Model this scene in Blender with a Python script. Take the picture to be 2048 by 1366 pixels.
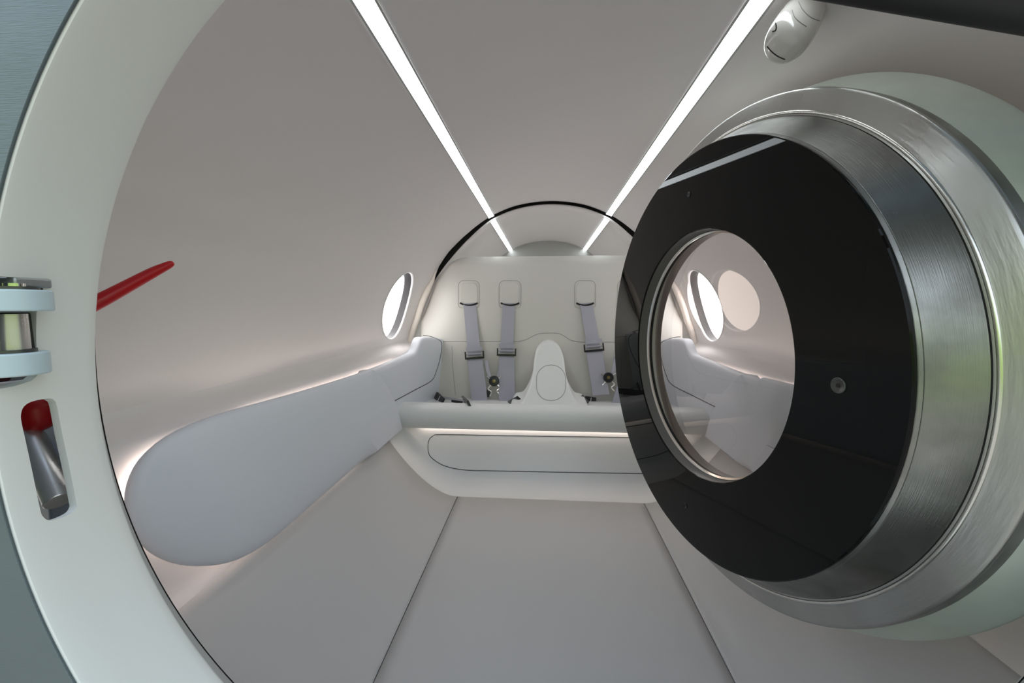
import bpy, bmesh, math, random
from mathutils import Vector, Matrix
from mathutils.bvhtree import BVHTree
random.seed(4)
for o in list(bpy.data.objects): bpy.data.objects.remove(o)
scn = bpy.context.scene
COL = scn.collection

# ---------------------------------------------------------------- camera
# All shapes are written in "eye units" about the camera (x right, y into the cabin, z up);
# S metres per unit, the cabin floor lies HF units below the lens.
S, HF = 1.15, 0.90
def W(p): return Vector((p[0]*S, p[1]*S, (p[2]+HF)*S))
FPX = 825.0
YAW, PITCH = math.radians(4.4196), math.radians(-4.9188)
FW = Vector((-math.sin(YAW)*math.cos(PITCH), math.cos(YAW)*math.cos(PITCH), math.sin(PITCH)))
RT = Vector((math.cos(YAW), math.sin(YAW), 0))
UP = RT.cross(FW)
cam_d = bpy.data.cameras.new('camera'); cam = bpy.data.objects.new('camera', cam_d); COL.objects.link(cam)
cam_d.sensor_width = 36; cam_d.lens = FPX/2048*36; cam_d.clip_start = 0.01
cam.matrix_world = Matrix.Translation(W((0,0,0))) @ Matrix((RT, UP, -FW)).transposed().to_4x4()
scn.camera = cam
def ray(px, py): return FW + RT*((px-1024)/FPX) + UP*((683-py)/FPX)
def at(px, py, Y):
    d = ray(px, py); return d*(Y/d.y)

# ---------------------------------------------------------------- view, world, light levels
scn.view_settings.view_transform = 'Standard'; scn.view_settings.look = 'None'
scn.view_settings.gamma = 1; scn.view_settings.use_curve_mapping = False
scn.view_settings.exposure = 0.0
STRIP_POWER = 7.8
PORT_POWER = 5.0
COVE_POWER = 6.5
wd = bpy.data.worlds.new('world'); scn.world = wd; wd.use_nodes = True
nt = wd.node_tree; N = nt.nodes; L = nt.links
for n in list(N): N.remove(n)
out = N.new('ShaderNodeOutputWorld'); bg = N.new('ShaderNodeBackground')
tc = N.new('ShaderNodeTexCoord'); sp = N.new('ShaderNodeSeparateXYZ'); L.new(tc.outputs['Generated'], sp.inputs[0])
noi = N.new('ShaderNodeTexNoise'); noi.inputs['Scale'].default_value = 9; L.new(tc.outputs['Generated'], noi.inputs['Vector'])
mm = N.new('ShaderNodeMath'); mm.operation = 'MULTIPLY_ADD'; L.new(noi.outputs['Fac'], mm.inputs[0]); mm.inputs[1].default_value = 0.16; L.new(sp.outputs['Z'], mm.inputs[2])
cr = N.new('ShaderNodeValToRGB'); L.new(mm.outputs[0], cr.inputs['Fac'])
mr = N.new('ShaderNodeMapRange'); L.new(mm.outputs[0], mr.inputs['Value']); mr.inputs['From Min'].default_value = -1; mr.inputs['From Max'].default_value = 1
L.new(mr.outputs[0], cr.inputs['Fac'])
e = cr.color_ramp.elements
e[0].position = 0.0; e[0].color = (.30,.30,.30,1)
e[1].position = 1.0; e[1].color = (.62,.78,1.0,1)
for pos, c in ((.47,(.34,.34,.33,1)),(.50,(.20,.32,.07,1)),(.60,(.28,.42,.09,1)),(.64,(.86,.93,1.0,1))):
    x = cr.color_ramp.elements.new(pos); x.color = c
L.new(cr.outputs['Color'], bg.inputs['Color']); bg.inputs['Strength'].default_value = 1.75
L.new(bg.outputs[0], out.inputs[0])

# ---------------------------------------------------------------- materials
MATS = {}
def mat(name, col, rough=.5, metal=0.0, emit=None, estr=0, coat=0, bump=0, bscale=200, mottle=0, mscale=3, dirt=None, brushed=0, spec=.5, ior=1.5, bandaxis=None):
    if name in MATS: return MATS[name]
    m = bpy.data.materials.new(name); m.use_nodes = True; nt = m.node_tree; N = nt.nodes; L = nt.links
    b = N['Principled BSDF']
    b.inputs['Base Color'].default_value = (*col, 1); b.inputs['Roughness'].default_value = rough
    b.inputs['Metallic'].default_value = metal; b.inputs['Specular IOR Level'].default_value = spec; b.inputs['IOR'].default_value = ior
    b.inputs['Coat Weight'].default_value = coat; b.inputs['Coat Roughness'].default_value = .03
    if emit: b.inputs['Emission Color'].default_value = (*emit, 1); b.inputs['Emission Strength'].default_value = estr
    tc = N.new('ShaderNodeTexCoord')
    if mottle:
        n = N.new('ShaderNodeTexNoise'); n.inputs['Scale'].default_value = mscale; n.inputs['Detail'].default_value = 6
        L.new(tc.outputs['Object'], n.inputs['Vector'])
        r = N.new('ShaderNodeMapRange'); r.inputs['From Min'].default_value = .3; r.inputs['From Max'].default_value = .7
        r.inputs['To Min'].default_value = 1-mottle; r.inputs['To Max'].default_value = 1+mottle*.4
        L.new(n.outputs['Fac'], r.inputs['Value'])
        mx = N.new('ShaderNodeMix'); mx.data_type = 'RGBA'; mx.blend_type = 'MULTIPLY'; mx.inputs['Factor'].default_value = 1
        mx.inputs[6].default_value = (*col, 1); L.new(r.outputs[0], mx.inputs[7]); L.new(mx.outputs[2], b.inputs['Base Color'])
        if metal:
            r2 = N.new('ShaderNodeMapRange'); r2.inputs['From Min'].default_value = .3; r2.inputs['From Max'].default_value = .7
            r2.inputs['To Min'].default_value = rough+.12; r2.inputs['To Max'].default_value = rough-.08
            L.new(n.outputs['Fac'], r2.inputs['Value']); L.new(r2.outputs[0], b.inputs['Roughness'])
    if bump or brushed:
        n = N.new('ShaderNodeTexNoise'); n.inputs['Scale'].default_value = bscale; n.inputs['Detail'].default_value = 3
        if brushed:
            mp = N.new('ShaderNodeMapping'); mp.inputs['Scale'].default_value = bandaxis or (1,1,1)
            L.new(tc.outputs['Object'], mp.inputs['Vector']); L.new(mp.outputs[0], n.inputs['Vector'])
        else: L.new(tc.outputs['Object'], n.inputs['Vector'])
        bp = N.new('ShaderNodeBump'); bp.inputs['Strength'].default_value = bump or brushed; bp.inputs['Distance'].default_value = .001
        L.new(n.outputs['Fac'], bp.inputs['Height']); L.new(bp.outputs[0], b.inputs['Normal'])
    MATS[name] = m; return m
def clear_glass(name, tint, ior=1.5, rough=0.0):
    m = bpy.data.materials.new(name); m.use_nodes = True; nt = m.node_tree; N = nt.nodes; L = nt.links
    for n in list(N): N.remove(n)
    o = N.new('ShaderNodeOutputMaterial'); t = N.new('ShaderNodeBsdfTransparent'); g = N.new('ShaderNodeBsdfGlossy')
    f = N.new('ShaderNodeFresnel'); x = N.new('ShaderNodeMixShader'); f.inputs['IOR'].default_value = ior
    g.inputs['Color'].default_value = (1,.84,.74,1); t.inputs['Color'].default_value = (*tint, 1); g.inputs['Roughness'].default_value = rough
    L.new(f.outputs[0], x.inputs[0]); L.new(t.outputs[0], x.inputs[1]); L.new(g.outputs[0], x.inputs[2]); L.new(x.outputs[0], o.inputs[0])
    MATS[name] = m; return m
mLiner = mat('liner', (.74,.70,.685), .55, bump=.12, bscale=500)
mFloor = mat('floor_vinyl', (.50,.49,.48), .5, bump=.12, bscale=600)
mSeat = mat('seat_leather', (.64,.615,.575), .5, bump=.15, bscale=450)
mPad = mat('side_pad', (.74,.755,.815), .5, bump=.12, bscale=500)
mBase = mat('seat_base', (.75,.755,.745), .4)
mSeam = mat('seam_dark', (.035,.033,.032), .7)
mFaint = mat('seam_faint', (.30,.29,.27), .7)
mBlack = mat('black_gap', (.008,.007,.006), .8)
mRub = mat('black_rubber', (.012,.012,.013), .55)
mPlastic = mat('black_plastic', (.012,.012,.014), .3)
mBore = mat('white_bore', (.80,.80,.765), .42, bump=.04, bscale=300)
mHull = mat('hull_skin', (.15,.185,.195), .42, metal=.4, mottle=.12, mscale=4, brushed=.5, bscale=1, bandaxis=(40,40,900))
mAlu = mat('machined_alu', (.31,.31,.295), .34, metal=1, mottle=.40, mscale=9, brushed=.25, bscale=1, bandaxis=(25,25,900))
mAluRim = mat('turned_alu', (.52,.515,.49), .33, metal=1, mottle=.12, mscale=6, brushed=.3, bscale=1, bandaxis=(25,25,900))
mFlange = mat('primed_flange', (.80,.86,.78), .5, metal=.0, mottle=.08, mscale=14, bump=.1, bscale=120)
mBGlass = mat('black_glass', (.006,.006,.006), .02, spec=.25, ior=1.4)
mClear = clear_glass('clear_acrylic', (.86,.84,.835), 1.5)
mTun = mat('tunnel_alu', (.13,.125,.12), .30, metal=.0)
mSilver = mat('silver', (.85,.84,.80), .18, metal=1)
mSteel = mat('steel', (.66,.62,.59), .28, metal=.75, mottle=.1, mscale=20)
mRed = mat('red_grip', (.52,.004,.008), .35)
mKnuckle = mat('hinge_white', (.50,.60,.64), .35)
mHingeDark = mat('hinge_dark', (.10,.10,.095), .35, metal=.7, mottle=.2, mscale=30)
mStrap = mat('grey_webbing', (.41,.405,.47), .75, bump=.4, bscale=700)
mStrip = mat('light_strip', (.9,.95,1), .5, emit=(.90,.97,1.0), estr=STRIP_POWER)
mPort = mat('porthole_light', (.9,.9,.9), .5, emit=(1.0,.985,.98), estr=PORT_POWER)
mCove = mat('cove_led', (.9,.8,.7), .5, emit=(1.0,.86,.78), estr=COVE_POWER)
mReveal = mat('porthole_reveal', (.022,.02,.022), .4)
mRimW = mat('porthole_rim', (.80,.78,.78), .35)
mDome = mat('sensor_shell', (.66,.64,.60), .12, coat=.6)
mSeal = mat('liner_edge', (.42,.42,.40), .5)

# ---------------------------------------------------------------- builders
def OUT(c): return Vector((c.x-.03, 0, c.z+.2))
def UPN(c): return Vector((0,0,1))
def NEAR(c): return Vector((0,-1,0))
def tag(o, label=None, cat=None, group=None, kind=None):
    if label: o['label'] = label
    if cat: o['category'] = cat
    if group: o['group'] = group
    if kind: o['kind'] = kind
    return o
def empty(name, p, **k):
    o = bpy.data.objects.new(name, None); COL.objects.link(o); o.location = W(p); o.empty_display_size = .05
    bpy.context.view_layer.update(); return tag(o, **k)
def wloc(o):
    v = Vector(o.location)
    while o.parent: o = o.parent; v += Vector(o.location)
    return v
def obj(name, vf, m, parent=None, smooth=True, bevel=0, segs=3, origin=None, subs=0, solid=0, angle=40, nd=None):
    verts, faces = vf
    vs = [W(v) for v in verts]
    if origin is None:
        lo = [min(v[i] for v in vs) for i in range(3)]; hi = [max(v[i] for v in vs) for i in range(3)]
        org = Vector(((lo[0]+hi[0])/2, (lo[1]+hi[1])/2, lo[2]))
    else: org = W(origin)
    me = bpy.data.meshes.new(name); me.from_pydata([v-org for v in vs], [], faces); me.update()
    bm = bmesh.new(); bm.from_mesh(me); bmesh.ops.remove_doubles(bm, verts=bm.verts, dist=1e-5)
    bmesh.ops.recalc_face_normals(bm, faces=bm.faces)
    if nd:
        sc = 0
        for f in bm.faces:
            c = (f.calc_center_median()+org)/S-Vector((0,0,HF)); sc += f.calc_area()*f.normal.dot(nd(c))
        if sc < 0: bmesh.ops.reverse_faces(bm, faces=bm.faces)
    bm.to_mesh(me); bm.free()
    me.materials.append(m)
    o = bpy.data.objects.new(name, me); COL.objects.link(o)
    if parent: o.parent = parent; o.location = org - wloc(parent)
    else: o.location = org
    if solid:
        md = o.modifiers.new('s', 'SOLIDIFY'); md.thickness = abs(solid)*S; md.offset = 1 if solid > 0 else -1
    if bevel:
        md = o.modifiers.new('b', 'BEVEL'); md.width = bevel*S; md.segments = segs; md.limit_method = 'ANGLE'; md.angle_limit = math.radians(30)
    if subs:
        md = o.modifiers.new('u', 'SUBSURF'); md.levels = subs; md.render_levels = subs
    if smooth:
        for p in me.polygons: p.use_smooth = True
        if not subs:
            try: me.set_sharp_from_angle(angle=math.radians(angle))
            except Exception: pass
    return o
def grid(rows, closed_u=False, closed_v=False):
    nv = len(rows[0]); v = [p for r in rows for p in r]; f = []
    R = len(rows)
    for i in range(R if closed_v else R-1):
        for j in range(nv if closed_u else nv-1):
            a = i*nv+j; b = i*nv+(j+1) % nv; c = ((i+1) % R)*nv+(j+1) % nv; d = ((i+1) % R)*nv+j
            f.append((a,b,c,d))
    return v, f
def merge(*parts):
    V, F = [], []
    for v, f in parts:
        k = len(V); V += list(v); F += [tuple(i+k for i in q) for q in f]
    return V, F
def smooth_path(pts, n=6, closed=False):
    P = [Vector(p) for p in pts]; out = []
    m = len(P)
    rng = range(m) if closed else range(m-1)
    for i in rng:
        p1, p2 = P[i], P[(i+1) % m]
        p0 = P[(i-1) % m] if closed or i > 0 else p1*2-p2
        p3 = P[(i+2) % m] if closed or i+2 < m else p2*2-p1
        for k in range(n):
            t = k/n
            out.append(.5*((2*p1)+(p2-p0)*t+(2*p0-5*p1+4*p2-p3)*t*t+(3*p1-p0-3*p2+p3)*t**3))
    if not closed: out.append(P[-1])
    return out
def tube(pts, r, seg=8, closed=False, cap=True, r2=None):
    P = [Vector(p) for p in pts]; n = len(P); rows = []
    up = Vector((0,0,1))
    prev = None
    for i in range(n):
        if closed: t = P[(i+1) % n]-P[(i-1) % n]
        else: t = P[min(i+1, n-1)]-P[max(i-1, 0)]
        t.normalize()
        if prev is None:
            a = t.cross(up if abs(t.z) < .9 else Vector((1,0,0))).normalized()
        else:
            a = (prev - t*prev.dot(t)).normalized()
        prev = a; b = t.cross(a)
        rr = r if r2 is None else r+(r2-r)*i/(n-1)
        rows.append([P[i]+a*rr*math.cos(2*math.pi*k/seg)+b*rr*math.sin(2*math.pi*k/seg) for k in range(seg)])
    v, f = grid(rows, closed_u=True, closed_v=closed)
    if not closed and cap:
        f.append(tuple(range(seg))); f.append(tuple(range((n-1)*seg, n*seg)))
    return v, f
def ribbon(pts, halfvec, th):
    rows = []
    P = [Vector(p) for p in pts]
    for i, p in enumerate(P):
        h = Vector(halfvec[i]) if isinstance(halfvec, list) else Vector(halfvec)
        t = (P[min(i+1, len(P)-1)]-P[max(i-1, 0)]).normalized()
        nrm = t.cross(h).normalized()*th/2
        rows.append([p-h-nrm, p+h-nrm, p+h+nrm, p-h+nrm])
    v, f = grid(rows, closed_u=True); f.append((0,1,2,3)); k = (len(P)-1)*4; f.append((k,k+1,k+2,k+3)); return v, f
def prism(outline, off):
    n = len(outline); off = Vector(off)
    v = [Vector(p) for p in outline]+[Vector(p)+off for p in outline]
    f = [tuple(range(n)), tuple(range(n, 2*n))]+[(i,(i+1) % n, n+(i+1) % n, n+i) for i in range(n)]
    return v, f
def box(c, s, ax=None):
    c = Vector(c); A = ax or (Vector((1,0,0)), Vector((0,1,0)), Vector((0,0,1)))
    v = [c+A[0]*sx*s[0]/2+A[1]*sy*s[1]/2+A[2]*sz*s[2]/2 for sx in (-1,1) for sy in (-1,1) for sz in (-1,1)]
    return v, [(0,1,3,2),(4,5,7,6),(0,1,5,4),(2,3,7,6),(0,2,6,4),(1,3,7,5)]
def revolve(prof, c, n, e1, e2, seg=128, closed=False):
    c, n, e1, e2 = map(Vector, (c, n, e1, e2)); rows = []
    for a, r in prof:
        rows.append([c+n*a+(e1*math.cos(2*math.pi*k/seg)+e2*math.sin(2*math.pi*k/seg))*r for k in range(seg)])
    return grid(rows, closed_u=True, closed_v=closed)
def cyl(p0, p1, r, seg=24, r1=None):
    return tube([p0, p1], r, seg, r2=r1)
def baked(o):
    dg = bpy.context.evaluated_depsgraph_get(); dg.update()
    me = bpy.data.meshes.new_from_object(o.evaluated_get(dg)); o.modifiers.clear(); o.data = me; return o
def cut(o, cutters):
    for c in cutters:
        md = o.modifiers.new('c', 'BOOLEAN'); md.operation = 'DIFFERENCE'; md.solver = 'EXACT'; md.object = c
    baked(o)
    for c in cutters: bpy.data.objects.remove(c)
    for p in o.data.polygons: p.use_smooth = True
    o.data.set_sharp_from_angle(angle=math.radians(40))
    return o
def caster(objs):
    dg = bpy.context.evaluated_depsgraph_get(); dg.update(); T = []
    for o in objs:
        ev = o.evaluated_get(dg); me = ev.to_mesh(); w = Matrix.Translation(wloc(o))
        T.append(BVHTree.FromPolygons([w @ v.co for v in me.vertices], [tuple(p.vertices) for p in me.polygons])); ev.to_mesh_clear()
    def hit(px, py, lift=0.0):
        d = ray(px, py).normalized(); best = None
        for t in T:
            h = t.ray_cast(W((0,0,0)), d)
            if h[0] is not None and (best is None or h[3] < best[3]): best = h
        if best is None: return None
        p = (best[0])/S-Vector((0,0,HF)); return p-d*lift
    return hit
def sstep(t): t = max(0, min(1, t)); return t*t*(3-2*t)
def interp(tab, x):
    if x <= tab[0][0]: return tab[0][1]
    for (a, b), (c, d) in zip(tab, tab[1:]):
        if x <= c: return b+(d-b)*(x-a)/(c-a)
    return tab[-1][1]

# ================================================================ cabin shell
XC, ZC, R0 = .030, -.263, .909
Y0, YG, YB = .50, 2.63, 4.05
TA = [(0,.883),(14,.882),(25,.873),(35,.848),(42,.838),(47.5,.833),(53.4,.834),(60.5,.839),(78,.852),(86,.880),(92,.900)]
TG = [(0,.027),(25,.028),(35,.038),(47,.046),(54,.036),(60,.010),(75,.004),(92,.002)]
def rA(th): return interp(TA, abs(th))
def rL(th): return rA(th)+interp(TG, abs(th))
def rad(th, Y):
    ys_ = 2.32+.17*sstep((abs(th)-44)/16); t = max(0, (Y-ys_)/(YG-ys_)); return R0+(rL(th)-R0)*(t**(2.2-.7*sstep((abs(th)-44)/16)))
def P3(side, th, r, Y):
    a = math.radians(th); return Vector((XC+side*r*math.sin(a), Y, ZC+r*math.cos(a)))
TS = 23.9
ys = [Y0+(2.30-Y0)*i/40 for i in range(41)]+[2.32+(YG-2.32)*i/14 for i in range(1, 15)]
# lower wall profile: ledge, cove behind the armrest, down to the floor side panel (distance from the centre line, z)
LOW = [(.9075,-.215),(.901,-.227),(.882,-.238),(.852,-.249),(.827,-.262),(.815,-.280),(.812,-.31),(.812,-.50),(.810,-.55),(.804,-.585),(.792,-.604),(.774,-.616),(.768,-.625)]
def wall_rows(side):
    rows = []
    for Y in ys:
        row = [P3(side, TS+(87.0-TS)*j/40, rad(TS+(87.0-TS)*j/40, Y), Y) for j in range(41)]
        x0 = (rad(87, Y)-R0)
        for k, (dx, z) in enumerate(LOW):
            row.append(Vector((XC+side*(dx+x0*max(0, 1-k/4)), Y, z)))
        rows.append(row)
    return rows
# two slim portholes
PY, PR = 2.31, .188
walls = {}
PORT = {-1:(2.31,.188), 1:(2.375,.195)}
for side, nm in ((-1,'wall_left'), (1,'wall_right')):
    PY, PR = PORT[side]
    o = obj(nm, grid(wall_rows(side)), mLiner, solid=.02, nd=OUT); tag(o, kind='structure')
    # make the solidify go outwards
    baked(o)
    c = obj('cutter', cyl((XC+side*.6, PY, 0), (XC+side*1.2, PY, 0), PR, 96), mLiner)
    cut(o, [c]); walls[side] = o
for side, n in ((-1, 1), (1, 2)):
    PY, PR = PORT[side]
    xw = XC+side*math.sqrt(R0**2-ZC**2)          # wall face at the porthole centre
    root = empty('window_%d' % n, (xw, PY, -PR), kind='structure')
    def ringrow(r, off, k, seg=96):
        a = 2*math.pi*k/seg; y = PY+r*math.cos(a); z = r*math.sin(a)
        rr = math.sqrt(max(R0**2-(z-ZC)**2, 0)); return Vector((XC+side*(rr+off), y, z))
    rows = [[ringrow(r, off, k) for k in range(96)] for r, off in ((PR+.007,-.0005),(PR+.006,-.003),(PR+.002,-.004),(PR-.001,-.001),(PR-.001,.008))]
    obj('rim', grid(rows, closed_u=True), mRimW, root)
    rows = [[ringrow(r, off, k) for k in range(96)] for r, off in ((PR-.001,.008),(PR-.003,.060))]
    obj('reveal', grid(rows, closed_u=True), mReveal, root)
    x1 = .050
    pr = PR-.0025
    rows = [[ringrow(pr*t, x1, k) for k in range(96)] for t in (1, .75, .5, .25, .001)]
    obj('pane', grid(rows, closed_u=True), mPort, root)
# ceiling between the two light strips
rows = [[P3(1, -TS+2*TS*j/32, rad(-TS+2*TS*j/32, Y), Y) for j in range(33)] for Y in ys]
ceil = obj('ceiling', grid(rows), mLiner, solid=.02, nd=OUT); tag(ceil, kind='structure')
# rear vault above and behind the seats, set slightly inside the front lining
ys2 = [YG+.012+(YB-YG)*i/16 for i in range(17)]
vault = []
rows = [[P3(1, -94+188*j/94, rA(-94+188*j/94), Y) for j in range(95)] for i, Y in enumerate(ys2)]
vault = obj('wall_rear_vault', grid(rows), mLiner, solid=.012, nd=OUT); tag(vault, kind='structure')
# dark gap behind the lining edge
rows = [[P3(1, -92+184*j/95, (rL if i < 3 else rA)(-92+184*j/95)+r, Y) for j in range(96)] for i, (r, Y) in enumerate(((0, YG-.001),(.03, YG+.0),(.03, YG+.05),(.011, YG+.05)))]
o = obj('trim_1', grid(rows), mBlack); tag(o, kind='structure')
# added lining edge beads; their pale cream paints the brightly lit band
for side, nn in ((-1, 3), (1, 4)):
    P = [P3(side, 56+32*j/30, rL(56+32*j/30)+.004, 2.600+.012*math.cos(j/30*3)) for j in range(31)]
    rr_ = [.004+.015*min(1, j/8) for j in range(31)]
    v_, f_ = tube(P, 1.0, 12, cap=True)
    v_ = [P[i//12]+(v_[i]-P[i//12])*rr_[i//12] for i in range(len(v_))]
    o = obj('trim_%d' % (nn-1), (v_, f_), mat('lit_band_cream', (.86,.77,.70), .5)); tag(o, kind='structure')
# rear bulkhead
rows = [[P3(1, -90+180*j/60, r, YB-.02) for j in range(61)] for r in (.95, .6, .3, .001)]
o = obj('wall_back', grid(rows), mSeal); tag(o, kind='structure')

# front wall around the hatch (inside face) 
HC, HR, HY = Vector((.0374, .439, -.0951)), .5554, .439
rows = []
for r in (.72, .80, .90, 1.0, 1.15):
    rows.append([Vector((HC.x+(XC-HC.x)*(r-HR)+r*math.cos(2*math.pi*k/128), .56, HC.z+(ZC-HC.z)*(r-HR)+r*math.sin(2*math.pi*k/128))) for k in range(128)])
o = obj('wall_front', grid(rows, closed_u=True), mLiner, solid=.01); tag(o, kind='structure')

# ---------------------------------------------------------------- floor
def zfloor(dx):
    dx = abs(dx); t = max(0, dx-.44)/.33
    return -HF+.280*t**1.7
under = obj('floor', grid([[Vector((XC+dx, Y, zfloor(dx)-.012)) for dx in [(-.770+1.54*j/60) for j in range(61)]] for Y in (Y0-.02, 2.2)]), mBlack)
tag(under, kind='structure')
SEAM = .433; gap = .0016
def fpanel(x0, x1, ya, yb, nx):
    rows = [[Vector((XC+x0+(x1-x0)*j/nx, ya+(yb-ya)*i/8, zfloor(x0+(x1-x0)*j/nx))) for j in range(nx+1)] for i in range(9)]
    return grid(rows)
YF0 = .52
floorparts = []
for x0, x1 in ((-SEAM+gap, SEAM-gap), (-.771, -SEAM-gap), (SEAM+gap, .771)):
    floorparts.append(obj('floor_panel', fpanel(x0, x1, YF0, 1.93, 24), mFloor, under, solid=-.008, nd=UPN))

# ================================================================ light strips
def strip_center(side, Y):
    return P3(side, TS, (rad(TS, Y) if Y <= YG else rA(TS))-.004, Y)
for side, lab in ((-1,'long white glowing light strip running along the left of the ceiling'), (1,'long white glowing light strip running along the right of the ceiling, nearer the hatch door')):
    root = empty('light_strip', strip_center(side, 1.5), label=lab, cat='ceiling light', group='ceiling light strips')
    a = math.radians(TS); tang = Vector((side*math.cos(a), 0, -math.sin(a)))
    up = Vector((-side*math.sin(a), 0, -math.cos(a)))
    Ys = [Y0+.005+(2.3-Y0)*i/6 for i in range(7)]+[2.36,2.42,2.48,2.54,2.59,2.63]
    Y2 = [2.644, 3.0, 3.5, 4.02]
    h = .0165
    for YY in (Ys, Y2):
        obj('diffuser', ribbon([strip_center(side, y) for y in YY], tang*h, .004), mStrip, root, smooth=False)
        for q in (-1, 1):
            obj('channel', ribbon([strip_center(side, y)+tang*q*(h+.003)+up*.0005 for y in YY], tang*.0022, .006), mSeal, root, smooth=False)

# ================================================================ rear bench seat
YK = 2.00
bench = empty('bench_seat', (XC, 2.2, -HF), label='cream two-place bench seat with tall padded back across the rear of the cabin', cat='seat')
def halfw(z):    # half width of the seat back: follows the arch of the rear vault
    tab = [(-.56,.70),(-.25,.76),(-.20,.80),(-.089,.818),(.03,.775),(.15,.722),(.235,.655),(.275,.62),(.296,.585),(.308,.55),(.314,.50)]
    return interp(tab, z)
def yback(dx, z):
    y = 2.56+.10*(z-.31)*1.0-(.07 if z < -.2 else .07*max(0, 1-(z+.2)/.12)*1.0 if z < -.08 else 0)*0
    y = 2.60-.16*max(0, (.30-z))
    w = max(0, (abs(dx)-.50)/.30); y += .10*w*w*sstep((z+.3)/.35)
    if z > .26: y += .05*((z-.26)/.054)**2*1.0
    return y
zs = [-.66+.96*i/56 for i in range(57)]+[.305,.309,.312,.314]
rows = []
for z in zs:
    h = halfw(z); rows.append([Vector((XC+h*(2*j/60-1), yback(h*(2*j/60-1), z), z)) for j in range(61)])
# roll the top edge backwards
h = halfw(.314)
for dy, dz in ((.03,.003),(.10,.002),(.25,-.02)):
    rows.append([Vector((XC+h*(2*j/60-1), yback(h*(2*j/60-1), .314)+dy, .314+dz)) for j in range(61)])
back = obj('backrest', grid(rows), mSeat, bench, solid=-.03, nd=NEAR)
# seat base: rounded front lip, seat pan
prof = [(2.06,-.600),(1.985,-.606),(1.945,-.598),(1.918,-.575),(1.905,-.545),(1.912,-.515),(1.935,-.494),(1.970,-.484),(2.01,-.485),(2.04,-.496),(2.065,-.52),(2.09,-.545),(2.2,-.555),(2.52,-.565)]
prof = [(p.x, p.y) for p in smooth_path([(a,b,0) for a,b in prof], 3)]
XL = [-.76,-.74,-.72,-.70]+[-.68+1.36*j/30 for j in range(31)]+[.70,.72,.74,.76]
rows = [[Vector((XC+dx, y+.0*abs(dx), z)) for dx in XL] for y, z in prof]
base = obj('seat_base', grid(rows), mBase, bench)
# kick panel under the lip, fillets into the floor and its rising sides
rows = []
for t in range(13):
    row = []
    for dx in [(-.78+1.56*j/60) for j in range(61)]:
        zf = zfloor(dx)
        if t <= 6:
            a = t/6*math.pi/2*.86; row.append(Vector((XC+dx, 1.86+.11*math.sin(a), zf+.0+.10*(1-math.cos(a)))))
        else:
            y6 = 1.86+.11*math.sin(math.pi/2*.86); z6 = zf+.0+.10*(1-math.cos(math.pi/2*.86)); q = (t-6)/6
            row.append(Vector((XC+dx, y6+(2.055-y6)*q, max(z6, -.90)+(-.595-z6)*q)))
    rows.append(row)
kick = obj('kick_panel', grid(rows), mBase, bench)
obj('under_seat_lamp', box((XC, 2.035, -.607), (1.3,.012,.006)), mCove, bench, smooth=False)
# centre console between the two seats
def ycon(z): return 2.02+(z+.484)*1.33
half = [(-.56,.21),(-.50,.195),(-.487,.150),(-.465,.128),(-.42,.104),(-.36,.088),(-.30,.083),(-.26,.074),(-.235,.058),(-.218,.038),(-.208,.018),(-.204,0)]
hp = smooth_path([(x, 0, z) for z, x in half], 3)
ol = [Vector((XC-.0+p.x, ycon(p.z), p.z)) for p in hp]+[Vector((XC-p.x, ycon(p.z), p.z)) for p in reversed(hp[:-1])]
con = obj('centre_console', prism(ol, (0,.32,0)), mBase, bench, bevel=.012, segs=4)
# side bolsters running from the armrests to the seat back
bols = []
for side in (-1, 1):
    path = smooth_path([(.735,1.60,-.268),(.732,1.74,-.268),(.730,1.86,-.266),(.730,2.0,-.262),(.730,2.12,-.258),(.728,2.20,-.252),(.726,2.24,-.232),(.722,2.28,-.198),(.714,2.33,-.182),(.694,2.41,-.184),(.664,2.49,-.198),(.640,2.55,-.204)], 4)
    rows = []
    for p in path:
        row = []
        zt = p.z
        for k in range(9): row.append(Vector((XC+side*(p.x+.004*k*0), p.y, -.612+(zt-.022+.612)*k/8)))
        row.append(Vector((XC+side*(p.x+.004), p.y+.002, zt-.010))); row.append(Vector((XC+side*(p.x+.014), p.y+.005, zt-.002)))
        row.append(Vector((XC+side*(p.x+.03), p.y+.01, zt))); xo = .775
        row.append(Vector((XC+side*xo, p.y, zt))); row.append(Vector((XC+side*(xo+.004), p.y, zt-.05)))
        rows.append(row)
    bols.append(obj('side_bolster', grid(rows), mPad, bench, smooth=True))
bpy.context.view_layer.update()
hitS = caster([back, base, kick, con]+bols)
hitB = caster([back])
def seam(pts, r, m, parent, closed=False, name='seam', hit=None, n=6, lift=0.0):
    P = []
    sp_ = smooth_path([(x, y, 0) for x, y in pts], n, closed)
    for p in sp_:
        h = (hit or hitS)(p.x, p.y, lift)
        if h is not None: P.append(h)
    if len(P) < 3: return None
    return obj(name, tube(P, r, 6, closed), m, parent)
seam([(886,683),(930,683),(980,683),(1030,683),(1050,680),(1066,672),(1080,667),(1098,666),(1117,667),(1130,673),(1143,681),(1165,684),(1200,684),(1260,684),(1310,684)], .0018, mFaint, bench)
sL_ = seam([(826,672),(850,671),(870,676),(883,686),(881,712),(872,744),(862,762),(830,780),(781,806)], .0022, mSeam, bench, hit=caster(bols+[back]))
mir = lambda o: (([Vector((2*XC-p.x, p.y, p.z)) for p in [((wloc(o)+v.co)/S-Vector((0,0,HF))) for v in o.data.vertices]]), [tuple(q.vertices) for q in o.data.polygons])
obj('seam', mir(sL_), mSeam, bench)
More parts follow.
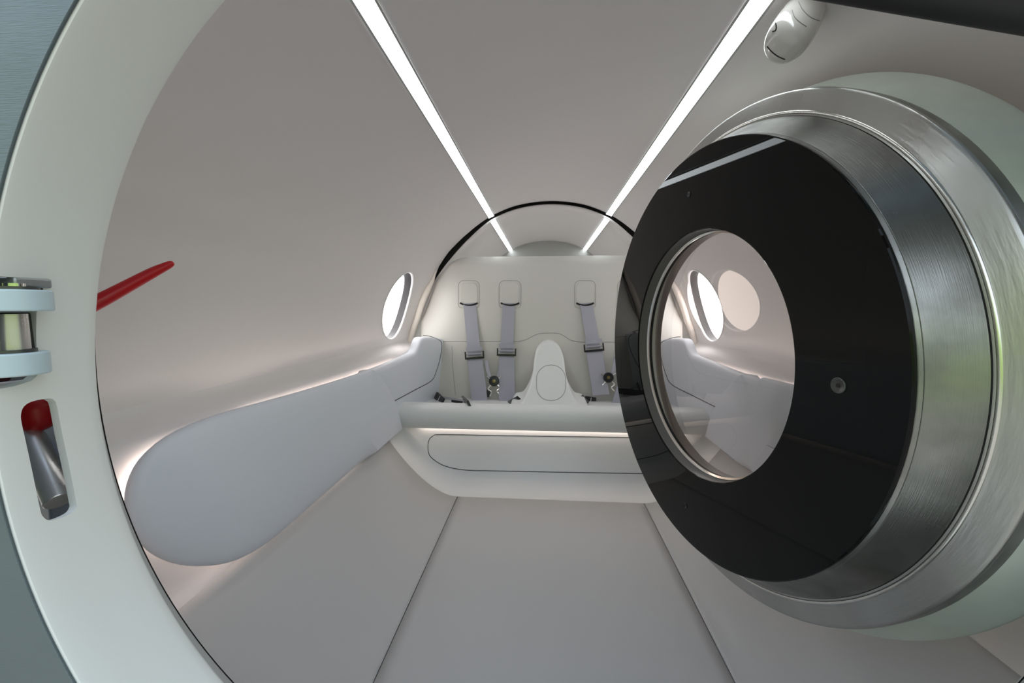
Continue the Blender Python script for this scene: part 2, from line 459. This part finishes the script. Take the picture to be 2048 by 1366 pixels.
def rrect(x0, y0, x1, y1, rt, rb=None, n=5):
    rb = rb or rt; P = []
    for cx, cy, r, a0 in ((x1-rt, y0+rt, rt, -90),(x1-rb, y1-rb, rb, 0),(x0+rb, y1-rb, rb, 90),(x0+rt, y0+rt, rt, 180)):
        for k in range(n+1):
            a = math.radians(a0+90*k/n); P.append((cx+r*math.cos(a), cy+r*math.sin(a)))
    return P
# oval lid in the console, and inset access panel in the kick board
seam(rrect(1073,730,1131,801,28,27), .0016, mFaint, con, closed=True, name='lid_outline', n=3, hit=caster([con]))
seam([(1320,876),(1200,874),(1000,871),(885,869),(866,872),(857,883),(857,905),(866,918),(890,932),(930,940),(1000,942),(1150,945),(1330,948)], .0019, mSeam, kick, name='panel_gap', hit=caster([kick]))
seam([(904,692),(905,730),(911,790)], .0012, mFaint, bench, name='stitching')
# strap guides let into the seat back
gx = [937.5, 1020, 1170, 1256]
guides = []
for i, cx in enumerate(gx):
    w = 16 if i != 1 else 17
    P = [hitB(x, y, .003) for x, y in rrect(cx-w-1, 566, cx+w+1, 611, 9, 4)]
    Q = [hitB(x, y, -.01) for x, y in rrect(cx-w-1, 566, cx+w+1, 611, 9, 4)]
    n = len(P)
    g = obj('strap_guide', (P+Q, [tuple(range(n))]+[(k,(k+1) % n, n+(k+1) % n, n+k) for k in range(n)]), mSeat, bench, bevel=.002, segs=2)
    obj('guide_seam', tube([hitB(x, y, .0005) for x, y in rrect(cx-w-5, 561, cx+w+5, 616, 11, 7)], .0012, 6, True), mFaint, g)
    obj('slot', tube([hitB(cx+t*(w+1.5), 606+4.5*(1-t*t), .005) for t in [(-1+k/5) for k in range(11)]], .0052, 8), mBlack, g)
    guides.append(g)

# ---------------------------------------------------------------- harnesses
def strapline(pts, lift):
    out = []
    for x, y, l in pts:
        h = hitB(x, y, l+lift); out.append(h)
    return out
def harness(loc_px, sL, sR, buckle, lab, extra):
    h0 = hitB(*loc_px, .04)
    root = empty('seat_harness', h0, label=lab, cat='seat belt', group='seat harnesses on the rear bench')
    for (top, mid, bot, wt, wb) in (sL, sR):
        # upper webbing
        up = smooth_path([tuple(hitB(top[0], top[1], .004)), tuple(hitB((top[0]+mid[0])/2, (top[1]+mid[1])/2, .012)), tuple(hitB(mid[0], mid[1], .026))], 6)
        hv = RT*(wt/FPX*2.55)
        slant = Vector(up[-1])-Vector(up[0]); tilt = slant.x/slant.length
        hv = (RT+UP*tilt*.55).normalized()*hv.length
        obj('webbing', ribbon(up, hv, .003), mStrap, root, smooth=False)
        lo = smooth_path([tuple(hitB(mid[0], mid[1]+2, .034)), tuple(hitB((mid[0]+bot[0])/2, (mid[1]+bot[1])/2, .045)), tuple(hitB(bot[0], bot[1], .06))], 6)
        hw = hv.normalized()*(wb/FPX*2.48)
        obj('webbing', ribbon(lo, hw, .004), mStrap, root, smooth=False)
        m = hitB(mid[0], mid[1], .040)
        x_ = hv.normalized(); y_ = (UP - x_*UP.dot(x_)).normalized(); z_ = x_.cross(y_)
        k = hw.length
        frame = merge(box(m-y_*.012, (2*k+.022,.012,.014), (x_,y_,z_)), box(m+x_*(k+.008)+y_*.006, (.008,.045,.012), (x_,y_,z_)), box(m-x_*(k+.008)+y_*.006, (.008,.045,.012), (x_,y_,z_)))
        a = obj('adjuster', frame, mPlastic, root, bevel=.002, segs=2)
        obj('adjuster_bar', cyl(m-x_*(k+.004)+y_*.012, m+x_*(k+.004)+y_*.012, .005, 12), mStrap, a)
        # folded over web end
        obj('web_keeper', ribbon([m+y_*.03-z_*0+FW*-.006, m+y_*.055+FW*-.004], x_*k*1.01, .005), mStrap, a, smooth=False)
    bx, by = buckle
    c = hitB(bx, by, .05); dirv = (c).normalized()*-1
    rr = 10.5/FPX*2.45
    b = obj('buckle', revolve([(0,.001),(0,rr),(.010,rr),(.016,rr*.9),(.018,rr*.5),(.017,.001)], c, dirv, RT, RT.cross(dirv), 32), mPlastic, root)
    obj('release_knob', revolve([(.017,.001),(.017,rr*.34),(.021,rr*.30),(.022,.001)], c, dirv, RT, RT.cross(dirv), 20), mat('brass', (.30,.24,.10), .3, metal=1), b)
    for sx, sy, ex, ey in ((-6,-6,-13,-24),(6,-6,12,-24)):
        obj('buckle_strap', ribbon([hitB(bx+sx*1.4, by+sy*1.4, .045), hitB(bx+ex, by+ey, .035), hitB(bx+ex*1.2, by+ey*1.7, .025)], (RT*.8+UP*.3*(1 if sx < 0 else -1))*.012, .003), mStrap, b, smooth=False)
    for s in (-1, 1):
        P = [hitB(bx+s*6, by+8, .05), hitB(bx+s*12, by+16, .05), hitB(bx+s*5, by+22, .05), hitB(bx+s*8, by+30, .05)] if s < 0 else [hitB(bx+s*7, by+7, .05), hitB(bx+s*12, by+14, .05), hitB(bx+s*6, by+20, .05), hitB(bx+s*12, by+27, .05)]
        obj('lug', tube(smooth_path(P, 4), .0050, 8), mSilver, b)
        obj('lug', tube([hitB(bx+s*9, by-5, .05), hitB(bx+s*14, by-9, .05)], .0055, 8), mSilver, b)
    for (pts, w, m_, nm) in extra:
        P = [hitS(x, y, l) for x, y, l in pts]
        if nm in ('lap_clip',):
            d = (P[-1]-P[0]).normalized(); s_ = d.cross(FW).normalized(); c_ = (P[0]+P[-1])/2
            q = obj(nm, box(c_, ((P[-1]-P[0]).length, w*2, .012), (d, s_, d.cross(s_))), m_, root, bevel=.002, segs=2)
            obj('clip_bar', cyl(c_-s_*w*.8-FW*.008, c_+s_*w*.8-FW*.008, .004, 8), mSilver, q)
        else:
            d = (P[-1]-P[0]).normalized(); s_ = d.cross(FW).normalized()
            obj(nm, ribbon(smooth_path(P, 4), s_*w, .003), m_, root, smooth=False)
    return root
harness((985,700), ((939,606),(949,712),(960,806),12.5,15.5), ((1018,606),(1013,706),(1014,803),12.5,15.5), (988,762),
        'grey webbing shoulder harness with black round buckle on the left-hand seat',
        [([(872,790,.01),(886,804,.012)], .022, mPlastic, 'lap_clip'), ([(886,797,.01),(905,800,.012),(935,806,.012)], .014, mat('pale_web',(.55,.54,.56),.7), 'lap_strap'),
         ([(903,803,.02),(925,806,.02)], .010, mPlastic, 'lap_tab'), ([(927,797,.03),(938,808,.03)], .018, mPlastic, 'lap_clip'),
         ([(1020,806,.03),(1038,797,.03)], .016, mPlastic, 'lap_clip'), ([(978,780,.03),(974,794,.03)], .012, mPlastic, 'lap_tab')])
harness((1195,700), ((1172,606),(1188,697),(1202,790),12.5,16), ((1254,606),(1268,705),(1240,806),12.5,15.5), (1217,755),
        'grey webbing shoulder harness on the right-hand seat, half hidden by the black door glass',
        [([(1170,797,.02),(1192,800,.02)], .015, mPlastic, 'lap_clip'), ([(1163,792,.01),(1176,806,.012)], .010, mPlastic, 'lap_tab')])

# ================================================================ armrests (long side pads)
def armrest(side, lab, near=0.0):
    zt, zb = -.256, -.606
    xf, xb = .722, .782
    root = empty('side_armrest', (XC+side*.77, 1.3, zb), label=lab, cat='armrest', group='long padded armrests')
    # outline in (Y, z): leaning rounded near end, slanting far end
    cy, cz = .86, -.43
    key = [(1.62,-.258),(1.40,-.255),(1.15,-.248),(.963,-.240),(.841,-.235),(.735,-.241),(.675,-.260),(.643,-.292),(.629,-.335),(.632,-.385),(.660,-.445),(.705,-.498),(.760,-.542),(.830,-.580),(.908,-.603),(1.004,-.613),(1.160,-.611),(1.405,-.608),(1.7,-.606),(1.90,-.604)]
    ol = [(p.x+near, p.y) if p.x < 1.2 else (p.x, p.y) for p in smooth_path([(a, b, 0) for a, b in key], 3)]
    cy += near
    ol += [(1.87,-.54),(1.81,-.44),(1.735,-.34)]
    c = Vector((1.25, cz))
    rows = []
    n = len(ol)
    for inset, x in ((.050,xb),(.016,xf+.042),(.003,xf+.026),(.004,xf+.014),(.013,xf+.006),(.032,xf-.001),(.065,xf-.007),(.11,xf-.012),(.155,xf-.014)):
        row = []
        for k, (y, z) in enumerate(ol):
            far = y > 1.6
            dx = Vector((y, z)); # inset towards the long axis of the pad
            ax = Vector((min(max(y, cy), 1.9), cz)); d = (ax-dx); Ld = d.length
            i2 = inset if not far else inset*.12
            i2 = min(i2, Ld*.9)
            q = dx+(d/Ld*i2 if Ld > 1e-6 else d)
            row.append(Vector((XC+side*x, q.x, q.y)))
        rows.append(row)
    v, f = grid(rows, closed_u=True)
    f.append(tuple(range((len(rows)-1)*n, len(rows)*n)))
    obj('pad', (v, f), mPad, root, smooth=True, angle=50)
    # warm cove lamp tucked behind the pad
    loop = []
    for k, (y, z) in enumerate(ol[4:-9:2]):
        d = Vector((min(max(y, cy), 1.75), cz))-Vector((y, z)); q = Vector((y, z))+d.normalized()*(.034 if (y > cy+.06 and z > cz) else .060)
        loop.append(Vector((XC+side*.797, q.x, q.y)))
    loop = [Vector((loop[0].x, 2.1, zt-.040)), Vector((loop[0].x, 1.5, zt-.036))]+loop+[Vector((loop[0].x, 1.6, zb+.016))]
    obj('cove_lamp', tube(loop, .005, 6), mCove, root)
    return root
armrest(-1, 'long grey padded armrest with rounded near end along the left cabin wall')
armrest(1, 'long grey padded armrest along the right cabin wall, partly seen through the round door window', .35)

# ================================================================ hatch: hull, bore, hinge
hull = empty('door_1', (.04, .40, -.66), kind='structure')
c1 = Vector((.0521, .33, -.1019))
def borep(t, r_add, k, seg):
    c = c1.lerp(HC, t); r = .5524+(HR-.5524)*t+r_add; a = 2*math.pi*k/seg
    return Vector((c.x+r*math.cos(a), .33+(HY-.33)*t, c.z+r*math.sin(a)))
seg = 192
prof = [(0.0,0.004),(.015,.001),(.05,0),(.3,0),(.6,0),(.85,-.0005),(.95,.001),(.985,.003),(1.0,.006),(1.0,.009),(.0,.009)]
bore = obj('bore', grid([[borep(t, ra, k, seg) for k in range(seg)] for t, ra in prof], closed_u=True, closed_v=True), mBore, hull)
def atbore(px, py, dr=0.0):
    d = ray(px, py)
    t = .3
    for _ in range(60):       # intersect the viewing ray with the bore
        Y = t*d.y; q = (Y-.33)/(HY-.33); c = c1.lerp(HC, q); r = .5524+(HR-.5524)*q+dr
        cur = math.hypot(t*d.x-c.x, t*d.z-c.z)
        t += (r-cur)*.5/math.hypot(d.x, d.z)
    return d*t
def cutter_from(pts, dr0=-.03, dr1=.12):
    F = [atbore(x, y, 0) for x, y in pts]
    cen = sum(F, Vector())/len(F); nrm = Vector((HC.x-cen.x, 0, HC.z-cen.z)).normalized()
    A = [p+nrm*.04 for p in F]; B = [p-nrm*.12 for p in F]; n = len(F)
    return obj('cutter', (A+B, [tuple(range(n)), tuple(range(n, 2*n))]+[(k,(k+1) % n, n+(k+1) % n, n+k) for k in range(n)]), mBore)
def smoothpoly(pts, n=4): return [(p.x, p.y) for p in smooth_path([(x, y, 0) for x, y in pts], n, True)]
slot_px = smoothpoly([(43,845),(42,828),(48,813),(64,803),(95,797),(108,800),(114,812),(124,865),(138,930),(152,1000),(153,1014),(144,1026),(120,1037),(98,1041),(86,1033),(80,1018),(66,950),(52,885)], 3)
hinge_px = [(-60,548),(0,553),(60,556),(78,558),(86,566),(86,600),(73,625),(73,700),(78,735),(74,752),(62,762),(30,772),(-10,780),(-60,790)]
cs = cutter_from(slot_px); ch = cutter_from(hinge_px)
cut(bore, [cs, ch])
# hull skin around the opening
rows = []
for r, dy in ((.555,0.0),(.556,-.002),(.60,-.002),(.8,.0),(1.2,.0),(1.7,.0)):
    rows.append([Vector((c1.x+r*math.cos(2*math.pi*k/seg), .33+dy, c1.z+r*math.sin(2*math.pi*k/seg))) for k in range(seg)])
skin = obj('wall_hull_skin', grid(rows, closed_u=True), mHull, solid=.004); tag(skin, kind='structure')
# dark joint and inner edge of the lining seen low in the opening
def offs_ring(Y, cx, cz, R, r, m, name):
    return obj(name, tube([Vector((cx+R*math.cos(2*math.pi*k/160), Y, cz+R*math.sin(2*math.pi*k/160))) for k in range(160)], r, 8, True), m, hull)
def low_ring(name, prof, m):
    obj(name, grid([[Vector(((.080+1.272*g*math.cos(2*math.pi*k/seg))*Y, Y, (-.187+1.272*g*math.sin(2*math.pi*k/seg))*Y)) for k in range(seg)] for Y, g in prof], closed_u=True), m, hull)
low_ring('lining_edge', ((HY+.002,1.06),(HY+.002,1.035),(.452,1.012),(.470,1.0),(.474,1.0)), mSeal)
low_ring('joint', ((.474,1.0),(.474,.9965),(.478,.9965),(.478,1.02)), mBlack)

# hinge on the left of the bore
hg = empty('door_hinge', at(40, 760, .40), label='heavy blue-grey door hinge with two round knuckles at the left rim of the hatch', cat='hinge')
YH = .350
def H(px, py, Y=YH): return at(px, py, Y)
upx = 36
ctr_top = H(34, 600); ctr_bot = H(30, 732)
sc = YH/FPX
vert = Vector((0,0,1))
for c, w, hgt, px1 in ((H(32,601), 57, 50, 0), (H(28,727), 56, 54, 0)):
    k = obj('knuckle', cyl(c-vert*hgt/2*sc*.93, c+vert*hgt/2*sc*.93, w*sc, 40), mKnuckle, hg, bevel=.0015, segs=3)
    t = c+vert*(hgt/2*sc*.93)
    obj('washer', cyl(t, t+vert*.003, .016, 24), mHingeDark, k)
    obj('screw', cyl(t+vert*.003, t+vert*.006, .0075, 16), mSilver, k)
c = H(14, 663, .362); obj('leaf', box(c, (74*sc, .03, 86*sc)), mHingeDark, hg, bevel=.002)
cc = H(28, 664, .352); obj('pin', cyl(cc-vert*40*sc, cc+vert*40*sc, .010, 20), mSteel, hg)
c = H(20, 566, .362); obj('top_leaf', box(c, (122*sc, .03, 22*sc)), mat('hinge_plate',(.36,.37,.37),.3,metal=.6), hg, bevel=.002)

# red grab lever behind the rim
lev = empty('red_lever', at(200,605,.53), label='red rounded grab lever reaching out from behind the left hatch rim', cat='handle')
P = smooth_path([at(335,531,.66), at(300,548,.64), at(205,599,.585), at(120,640,.55), at(30,690,.53)], 5)
n = len(P)
def oval_tube(P, ra, rb, seg=16):
    rows = []
    for i, p in enumerate(P):
        t = (P[min(i+1, len(P)-1)]-P[max(i-1, 0)]).normalized(); a = t.cross(Vector((0,1,0))).normalized(); b = t.cross(a)
        rows.append([p+a*ra[i]*math.cos(2*math.pi*k/seg)+b*rb[i]*math.sin(2*math.pi*k/seg) for k in range(seg)])
    v, f = grid(rows, closed_u=True); f.append(tuple(range(seg))); f.append(tuple(range((len(P)-1)*seg, len(P)*seg))); return v, f
tip = [at(347,525.5,.665), at(345.5,526,.6648), at(341,528,.664)]
P = tip+P
ra = [.0012,.0038,.0056]+[.0064+.0085*(i/(n-1)) for i in range(n)]
obj('lever_arm', oval_tube(P, ra, ra), mRed, lev)
obj('lever_root', oval_tube([at(60,660,.53), at(20,700,.53), at(-10,768,.53), at(-60,800,.53)], [.018,.022,.012,.012], [.01]*4), mat('dark_red',(.10,.002,.01),.4), lev)

# latch seen through the slot
lat = empty('latch_pin', at(110,1010,.48), label='brushed steel latch pin under a red cap inside the slot of the hatch rim', cat='latch')
a, b = at(58,866,.425), at(118,1003,.395)
obj('pin', cyl(a, b, .0125, 32), mSteel, lat, bevel=.001)
kn = at(72,824,.43)
rows = [[kn+Vector((math.cos(2*math.pi*k/24)*math.cos(p)*.0215, math.sin(2*math.pi*k/24)*math.cos(p)*.0215, math.sin(p)*.0235)) for k in range(24)] for p in [math.radians(-88+176*i/12) for i in range(13)]]
obj('cap', grid(rows, closed_u=True), mRed, lat)
obj('latch_plate', box(at(142,915,.45), (.045,.012,.15), (Vector((.5,.87,0)).normalized(), Vector((.87,-.5,0)).normalized(), Vector((0,0,1)))), mat('latch_blue',(.45,.49,.58),.4), lat, bevel=.003)
obj('latch_housing', box(at(112,810,.455), (.07,.02,.05)), mRub, lat, bevel=.002)

obj('latch_backing', box(at(80,930,.50), (.13,.008,.24), (Vector((.3,.95,0)).normalized(), Vector((.95,-.3,0)).normalized(), Vector((0,0,1)))), mat('backing',(.82,.80,.78),.5), lat, bevel=.002)
# made-up black bar that darkens the upper right corner of the opening
YS = .395
q0, q1 = at(1480,-97,YS), at(2048,-2,YS); qd = (q1-q0).normalized()
tq = (YS-.33)/(HY-.33); cq = c1.lerp(HC, tq); rq = .5524+(HR-.5524)*tq
oc = q0-Vector((cq.x, YS, cq.z)); bq = oc.dot(qd); dq = math.sqrt(bq*bq-(oc.dot(oc)-rq*rq))
e0, e1_ = q0+qd*(-bq-dq), q0+qd*(-bq+dq)
corner_bar = empty('dark_corner_bar', (e0+e1_)/2-Vector((0,0,.03)), label='made-up thick black bar darkening the upper right corner of the hatch opening', cat='bar')
obj('rod', tube([e0, e1_], .0225, 24), mRub, corner_bar)
for e_, sg in ((e0, 1), (e1_, -1)):
    obj('end_collar', tube([e_, e_+qd*sg*.03], .029, 24), mHingeDark, corner_bar, bevel=.002)
# ================================================================ swung-open hatch door
AL, PT = .2327, -.0153
nD = Vector((-math.cos(AL)*math.cos(PT), -math.sin(AL)*math.cos(PT), math.sin(PT)))
e1 = nD.cross(Vector((0,0,1))).normalized(); e2 = e1.cross(nD)
cD = Vector((.3531, 1.0, -.1148))
RA = .4672; RW = .2877
door = empty('hatch_door', cD-Vector((0,0,.58)), label='big round metal hatch door swung inward with black glass face and clear centre window', cat='door')
def rev(name, prof, m, parent=door, seg=192, closed=False, **k):
    o = obj(name, revolve([(-a, r) for a, r in prof], cD, nD, e1, e2, seg, closed), m, parent, origin=cD, **k)
    # give the part its own axis as local Z so that the turned finish runs round it
    R = Matrix((e1, -e2, nD)).transposed()   # local->world
    o.data.transform(R.to_4x4().inverted()); o.rotation_mode = 'QUATERNION'; o.rotation_quaternion = R.to_quaternion()
    return o
face = rev('glass_face', [(.004,RW),(.0015,RW),(0,RW+.0015),(0,.33),(0,.40),(0,RA-.002),(.0015,RA),(.006,RA),(.006,RW+.01),(.004,RW+.01)], mBGlass, angle=12)
rev('window_tunnel', [(.004,RW),(.030,RW-.001)], mTun)
rev('window_seal', [(.029,RW),(.027,RW-.004),(.030,RW-.008),(.034,RW-.007),(.036,RW-.001)], mSilver)
rev('window_bead', [(.036,RW-.001),(.038,RW-.006),(.043,RW-.006),(.044,RW-.001)], mRub)
rev('inner_tunnel', [(.044,RW-.001),(.072,RW-.002),(.075,RW),(.075,RW+.05)], mat('tunnel_light',(.45,.43,.39),.45))
tl = AL-math.radians(4.6)
nP = Vector((-math.cos(tl)*math.cos(PT), -math.sin(tl)*math.cos(PT), math.sin(PT))); p1 = nP.cross(Vector((0,0,1))).normalized(); p2 = p1.cross(nP)
obj('window_pane', revolve([(0,RW-.006),(0,.2),(0,.1),(0,.0005)], cD-nD*.030, nP, p1, p2, 128), mClear, door, nd=lambda c: nP)
rev('door_body', [(.006,RA-.012),(.007,RA-.006),(.010,RA-.001),(.0125,RA+.002),(.0128,RA+.0012),(.0136,RA+.0012),(.014,RA+.0025),(.040,.4835),(.060,.4965),(.0665,.5000)], mAlu)
rev('groove', [(.0665,.5000),(.0672,.4985),(.0680,.4985),(.0688,.5008)], mBlack)
rev('edge_band', [(.0688,.5008),(.0695,.5048),(.0700,.5060),(.0708,.5085),(.0725,.5140),(.0775,.5400),(.0787,.5435),(.0800,.5450),(.083,.5455)], mAluRim)
rev('crease_highlight', [(.0700+.0022*math.cos(k*math.pi/6), .5062+.0030*math.sin(k*math.pi/6)) for k in range(12)], mat('highlight_alu', (.80,.79,.74), .22, metal=1), closed=True)  # brighter bead added to draw the highlight along the rim crease
rev('rim_side', [(.083,.5455),(.095,.5450),(.1064,.5440)], mAlu)
rev('seal_flange', [(.1064,.5440),(.109,.5445),(.150,.5600),(.168,.5690),(.1735,.5712),(.1755,.5718),(.178,.5712),(.185,.565),(.186,.53),(.16,.512),(.076,.478),(.0755,RW+.04)], mFlange)
# screws in the glass face
def onface(px, py, a=0.0):
    d = ray(px, py); c = cD-nD*a; t = c.dot(nD)/d.dot(nD); return d*t
for px, py, r, m_ in ((1677,771,.0120,mHingeDark),(1378,389,.0065,mPlastic),(1371,1011,.0065,mPlastic)):
    p = onface(px, py)
    s = obj('screw', revolve([(-.001,r),(.0012,r),(.0018,r*.92),(.0012,r*.62),(.0008,r*.55),(.0008,.0002)], p, nD, e1, e2, 32), m_, door)
    obj('socket', revolve([(.0008,r*.30),(.0015,r*.28),(.0016,.0002)], p, nD, e1, e2, 6), mBlack, s)
# hinge stub at the far right edge of the flange
# ================================================================ ceiling sensor
sen = empty('cabin_camera', at(1600,50,.80), label='small glossy off-white domed cabin camera on the ceiling right of the right light strip', cat='camera')
A, B = at(1572,84,.80), at(1632,-15,.86)
ax = (B-A).normalized()
s1 = ax.cross(FW).normalized(); s2 = ax.cross(s1)
Lx = (B-A).length; rr = .052
prof = [(-.030,.0005),(-.0295,.012),(-.0275,.022),(-.022,.034),(-.012,.0425),(0,.0475),(.02,.0505),(.05,.0515),(.09,.049),(.13,.045),(.17,.042)]
prof = [(a_*.8, r_*.74) for a_, r_ in prof]
body = obj('shell', revolve(prof, A, ax, s1, s2, 64), mDome, sen)
hitC = caster([body])
for pts, r, m_, nm in (([(1534,93),(1545,105),(1558,114),(1570,119)], .0009, mBlack, 'slit'), ([(1551,46),(1553,54),(1551,61),(1545,63)], .0011, mBlack, 'mark'),
                   ([(1584,20),(1590,35),(1602,46),(1613,53)], .0006, mFaint, 'ring'), ([(1597,3),(1606,20),(1622,35),(1646,44)], .0007, mFaint, 'ring')):
    Q = [hitC(p.x, p.y, .0004) for p in smooth_path([(x, y, 0) for x, y in pts], 4)]
    Q = [q for q in Q if q is not None]
    if len(Q) > 2: obj(nm, tube(Q, r, 6), m_, body)
